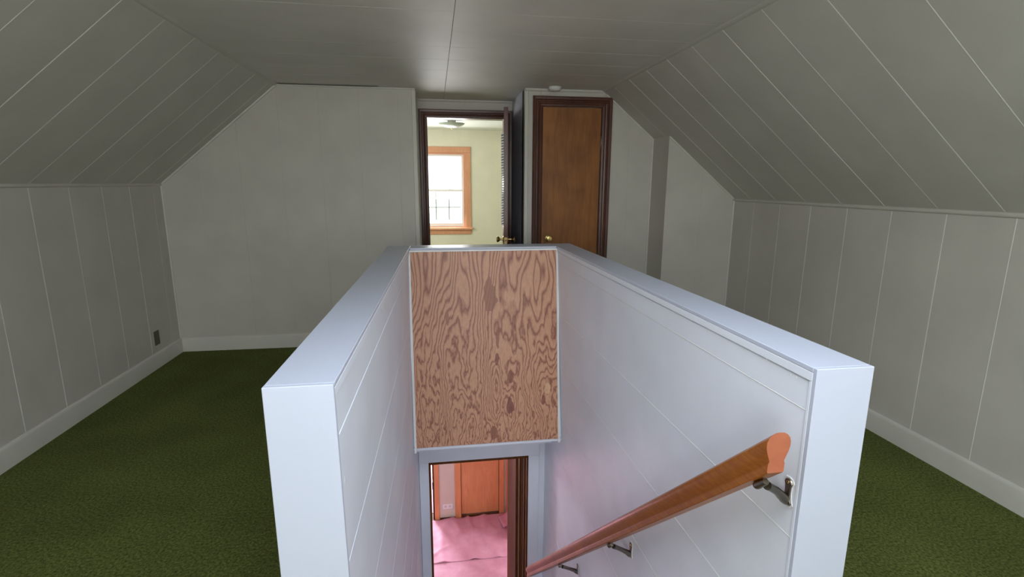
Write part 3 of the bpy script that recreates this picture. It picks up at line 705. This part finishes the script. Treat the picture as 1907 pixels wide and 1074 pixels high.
# ------------------------------------------------------------------ far room
RX0, RX1, YW = -1.6, 2.2, 8.09
b = bmesh.new(); box(b, RX0, RX1, YD+.12, YW, -.02, 0); struct(mk('floor_far_room', b, 'carpet'))
b = bmesh.new(); box(b, RX0-.1, RX1+.1, YD+.02, YW+.12, C, C+.1); struct(mk('ceiling_far_room', b, 'creamc'))
gx0_, gx1_, gz0_, gz1_ = -.222, .480, .770, 1.900
b = bmesh.new()
for x0, x1, z0, z1 in ((RX0-.1, gx0_, 0, C), (gx1_, RX1+.1, 0, C), (gx0_, gx1_, 0, gz0_), (gx0_, gx1_, gz1_, C)): box(b, x0, x1, YW, YW+.12, z0, z1)
struct(mk('wall_far', b, 'cream'))
b = bmesh.new(); box(b, RX0-.1, RX0, YD+.12, YW, 0, C); struct(mk('wall_far_left', b, 'cream'))
b = bmesh.new(); box(b, RX1, RX1+.1, YD+.12, YW, 0, C); struct(mk('wall_far_right', b, 'cream'))
b = bmesh.new(); box(b, RX0, DX0-.02, YD+.12, YD+.14, 0, C); box(b, DX1+.02, RX1, YD+.12, YD+.14, 0, C); box(b, DX0-.02, DX1+.02, YD+.12, YD+.14, DZ+.02, C)
struct(mk('wall_far_near', b, 'cream'))
def window(name, x0, x1, z0, z1, y, s, wood_, grid):
    """double-hung window; s = -1 when the room lies at -y of the wall plane"""
    W = struct(empty(name, ((x0+x1)/2, y, z0))); R = W.location; cw = .085
    def bx(nm, a, b_, c, d, e, f, m, bev=.002, par=None):
        bm = bmesh.new(); ya, yb = sorted((y+s*c, y+s*d)); box(bm, a, b_, ya, yb, e, f, bev); return part(nm, bm, m, par or W, R)
    bx('side_casing', x0-cw, x0, 0, .018, z0+.0, z1, wood_, .003); bx('side_casing', x1, x1+cw, 0, .018, z0, z1, wood_, .003)
    bx('head_casing', x0-cw, x1+cw, 0, .02, z1+.0005, z1+cw, wood_, .003)
    bx('sill', x0-cw-.022, x1+cw+.022, -.03, .05, z0-.035, z0-.0005, wood_, .005)
    bx('apron', x0-cw, x1+cw, 0, .016, z0-.105, z0-.036, wood_, .003)
    f_ = .022
    for a, b_, e, f in ((x0, x0+f_, z0, z1), (x1-f_, x1, z0, z1), (x0+f_, x1-f_, z1-f_, z1), (x0+f_, x1-f_, z0, z0+.012)): bx('window_frame', a, b_, -.11, -.001, e, f, wood_, .001)
    zm = (z0+z1)/2; sw = .028
    for nm, e, f, dy in (('upper_sash', zm-.015, z1-f_-.001, -.075), ('lower_sash', z0+.013, zm+.015, -.045)):
        sa = None; bm = bmesh.new(); X0, X1 = x0+f_+.001, x1-f_-.001
        ya, yb = sorted((y+s*dy, y+s*(dy-.026)))
        for a, b_, g, h in ((X0, X0+sw, e, f), (X1-sw, X1, e, f), (X0+sw, X1-sw, f-.028, f), (X0+sw, X1-sw, e, e+(.05 if nm[0] == 'l' else .028))): box(bm, a, b_, ya, yb, g, h)
        sa = part(nm, bm, 'vinyl', W, R)
        gz0 = e+(.05 if nm[0] == 'l' else .028); gz1 = f-.028
        bx('pane', X0+sw-.004, X1-sw+.004, dy-.011, dy-.015, gz0-.004, gz1+.004, 'glass', 0, sa)
        if nm[0] == 'l' and grid:
            gw = (X1-X0-2*sw)
            for k in (1, 2): bx('muntin', X0+sw+gw*k/3-.007, X0+sw+gw*k/3+.007, dy-.016, dy-.021, gz0+.05, gz1, 'muntin', .0005, sa)
            zc = (gz0+gz1)/2; bx('muntin', X0+sw+.02, X1-sw-.02, dy-.0215, dy-.026, zc-.006, zc+.006, 'muntin', .0005, sa)
            for k in (.3, .7): bx('sash_lock', X0+sw+gw*k-.02, X0+sw+gw*k+.02, dy+.006, dy-.02, zm+.0155, zm+.024, 'vinyl', .002, sa)
    return W
window('window_1', gx0_, gx1_, gz0_, gz1_, YW, -1, 'pinkwood', True)
window('window_2', -1.55, -.35, gz0, gz1, Y0, 1, 'pinkwood', True)
window('window_3', .40, 1.5, gz0, gz1, Y0, 1, 'pinkwood', True)
# flush ceiling light
cl = empty('ceiling_light', (.240, 6.72, C)); tag(cl, 'frosted glass bowl ceiling light in the cream room beyond the doorway', 'ceiling light')
bm = bmesh.new(); lathe(bm, [(0, 0), (.165, 0), (.160, -.010), (.120, -.014), (0, -.015)], 40); mk('canopy', bm, 'plastic', cl, True)
bm = bmesh.new(); lathe(bm, [(0, -.014), (.055, -.014), (.05, -.05), (0, -.05)], 24); mk('socket', bm, 'plastic', cl, True)
bm = bmesh.new(); lathe(bm, [(.162, -.058), (.165, -.056), (.150, -.070), (.120, -.086), (.080, -.099), (.040, -.106), (0, -.108), ][:], 40); mk('glass_bowl', bm, 'bowl', cl, True)
bm = bmesh.new(); lathe(bm, [(0, -.106), (.009, -.108), (.006, -.116), (.008, -.120), (0, -.126)], 14); mk('finial', bm, 'brass', cl, True)

# ------------------------------------------------------------------ small fittings
sm = empty('smoke_detector', (1.015, 4.41, C)); tag(sm, 'round white smoke detector on the ceiling above the brown closet door', 'smoke detector')
bm = bmesh.new(); lathe(bm, [(0, 0), (.055, 0), (.055, -.008), (0, -.008)], 36); mk('base_plate', bm, 'plastic', sm, True)
bm = bmesh.new(); lathe(bm, [(0, -.008), (.050, -.008), (.050, -.020), (.040, -.030), (.022, -.032), (0, -.031)], 36); mk('cover', bm, 'plastic', sm, True)
bm = bmesh.new(); lathe(bm, [(0, -.031), (.007, -.031), (.006, -.034), (0, -.0345)], 14); mk('test_button', bm, 'plate', sm, True)
ol = empty('wall_outlet', (XL, 4.30, .235)); tag(ol, 'dark brown outlet cover low on the left knee wall near the far corner', 'outlet')
bm = bmesh.new(); box(bm, 0, .006, -.035, .035, -.057, .057, .002); mk('cover_plate', bm, 'brownplate', ol)
for dz in (-.02, .02):
    bm = bmesh.new(); lathe(bm, [(0, 0), (.015, 0), (.015, .0015), (0, .0015)], 16, orient((.006, 0, dz), (1, 0, 0))); mk('receptacle', bm, 'brownplate', ol)

# ------------------------------------------------------------------ baseboards and trims
BB = [(0, 0), (0, .014), (.105, .014), (.118, .010), (.124, .004), (.124, 0)]
def strip(name, O, al, ac, no, Ln, prof, m='base'):
    bm = bmesh.new(); sweep(bm, O, al, ac, no, Ln, prof); return struct(mk(name, bm, m, None, 30))
strip('baseboard_left', (XL, Y0, 0), (0, 1, 0), (0, 0, 1), (1, 0, 0), YL-Y0, BB)
strip('baseboard_right', (XR, Y0, 0), (0, 1, 0), (0, 0, 1), (-1, 0, 0), YR-Y0, BB)
strip('baseboard_back_left', (XL+.014, YL, 0), (1, 0, 0), (0, 0, 1), (0, -1, 0), XH-XL-.014, BB)
strip('baseboard_back_right', (XS, YR, 0), (1, 0, 0), (0, 0, 1), (0, -1, 0), XR-XS-.014, BB)
strip('baseboard_closet', (CX1+.09, YC, 0), (1, 0, 0), (0, 0, 1), (0, -1, 0), XS-CX1-.09, BB)
QR = lambda r: [(0, 0)]+[(r*math.cos(a), r*math.sin(a)) for a in [i*math.pi/10 for i in range(6)]]
BD = lambda r, h: [(-r, 0)]+[(-r*math.cos(i*math.pi/8), h*math.sin(i*math.pi/8)) for i in range(1, 8)]+[(r, 0)]
# knee lines (rounded battens) and ceiling edges
strip('trim_3', (XL, Y0, ZL-.004), (0, 1, 0), (0, 0, 1), (1, 0, 0), YL-Y0, BD(.012, .012), 'wall')
strip('trim_4', (XR, Y0, ZR-.006), (0, 1, 0), (0, 0, 1), (-1, 0, 0), YR-Y0, BD(.013, .013), 'wall')
dl = Vector((.5, 0, .0)).normalized()
strip('trim_5', (WL, Y0, C), (0, 1, 0), (1, 0, .25), (-.1, 0, -1), YL-Y0, BD(.020, .010), 'slope')
strip('trim_6', (WR, Y0, C), (0, 1, 0), (-1, 0, .25), (.1, 0, -1), YC-Y0, BD(.020, .010), 'slope')
# corner beads where the gable walls meet slope, ceiling and knee wall
vL = Vector((WL-XL, 0, C-ZL)); LL = vL.length; vL.normalize()
strip('trim_7', (XL, YL, ZL), vL, (C-ZL, 0, -(WL-XL)), (0, -1, 0), LL, [(a*.9, c) for a, c in QR(.013)], 'base')
strip('trim_8', (WL, YL, C), (1, 0, 0), (0, 0, -1), (0, -1, 0), XH-WL, QR(.012), 'base')
strip('trim_9', (XL, YL, 0.12), (0, 0, 1), (1, 0, 0), (0, -1, 0), ZL-.12, QR(.011), 'base')
vR = Vector((XR-WR, 0, ZR-C)).normalized(); pS = Vector((XS, YR, zr(XS)))
strip('trim_10', pS, vR, SNR, (0, -1, 0), (XR-XS)/vR.x, QR(.012), 'base')
strip('trim_11', (XR, YR, .12), (0, 0, 1), (-1, 0, 0), (0, -1, 0), ZR-.12, QR(.011), 'base')
strip('trim_12', (1.50, YC, zr(1.50)), vR, SNR, (0, -1, 0), (XS-1.50)/vR.x, QR(.012), 'base')
strip('trim_13', (XC, YC, C), (1, 0, 0), (0, 0, -1), (0, -1, 0), WR-XC, QR(.020), 'base')
strip('trim_14', (XC, YC, 0), (0, 0, 1), (1, 0, 0), (0, -1, 0), C-.02, [(0, 0), (0, .006), (.028, .006), (.032, 0)], 'base')
strip('trim_15', (XH, YL, 0), (0, 0, 1), (-1, 0, 0), (0, -1, 0), C-.012, [(0, 0), (0, .006), (.030, .006), (.034, 0)], 'base')
strip('trim_16', (XH, YD, C), (1, 0, 0), (0, 0, -1), (0, -1, 0), XC-XH, QR(.018), 'base')
strip('trim_17', (XS, YC, .12), (0, 0, 1), (-1, 0, 0), (0, -1, 0), zr(XS)-.12, QR(.010), 'base')
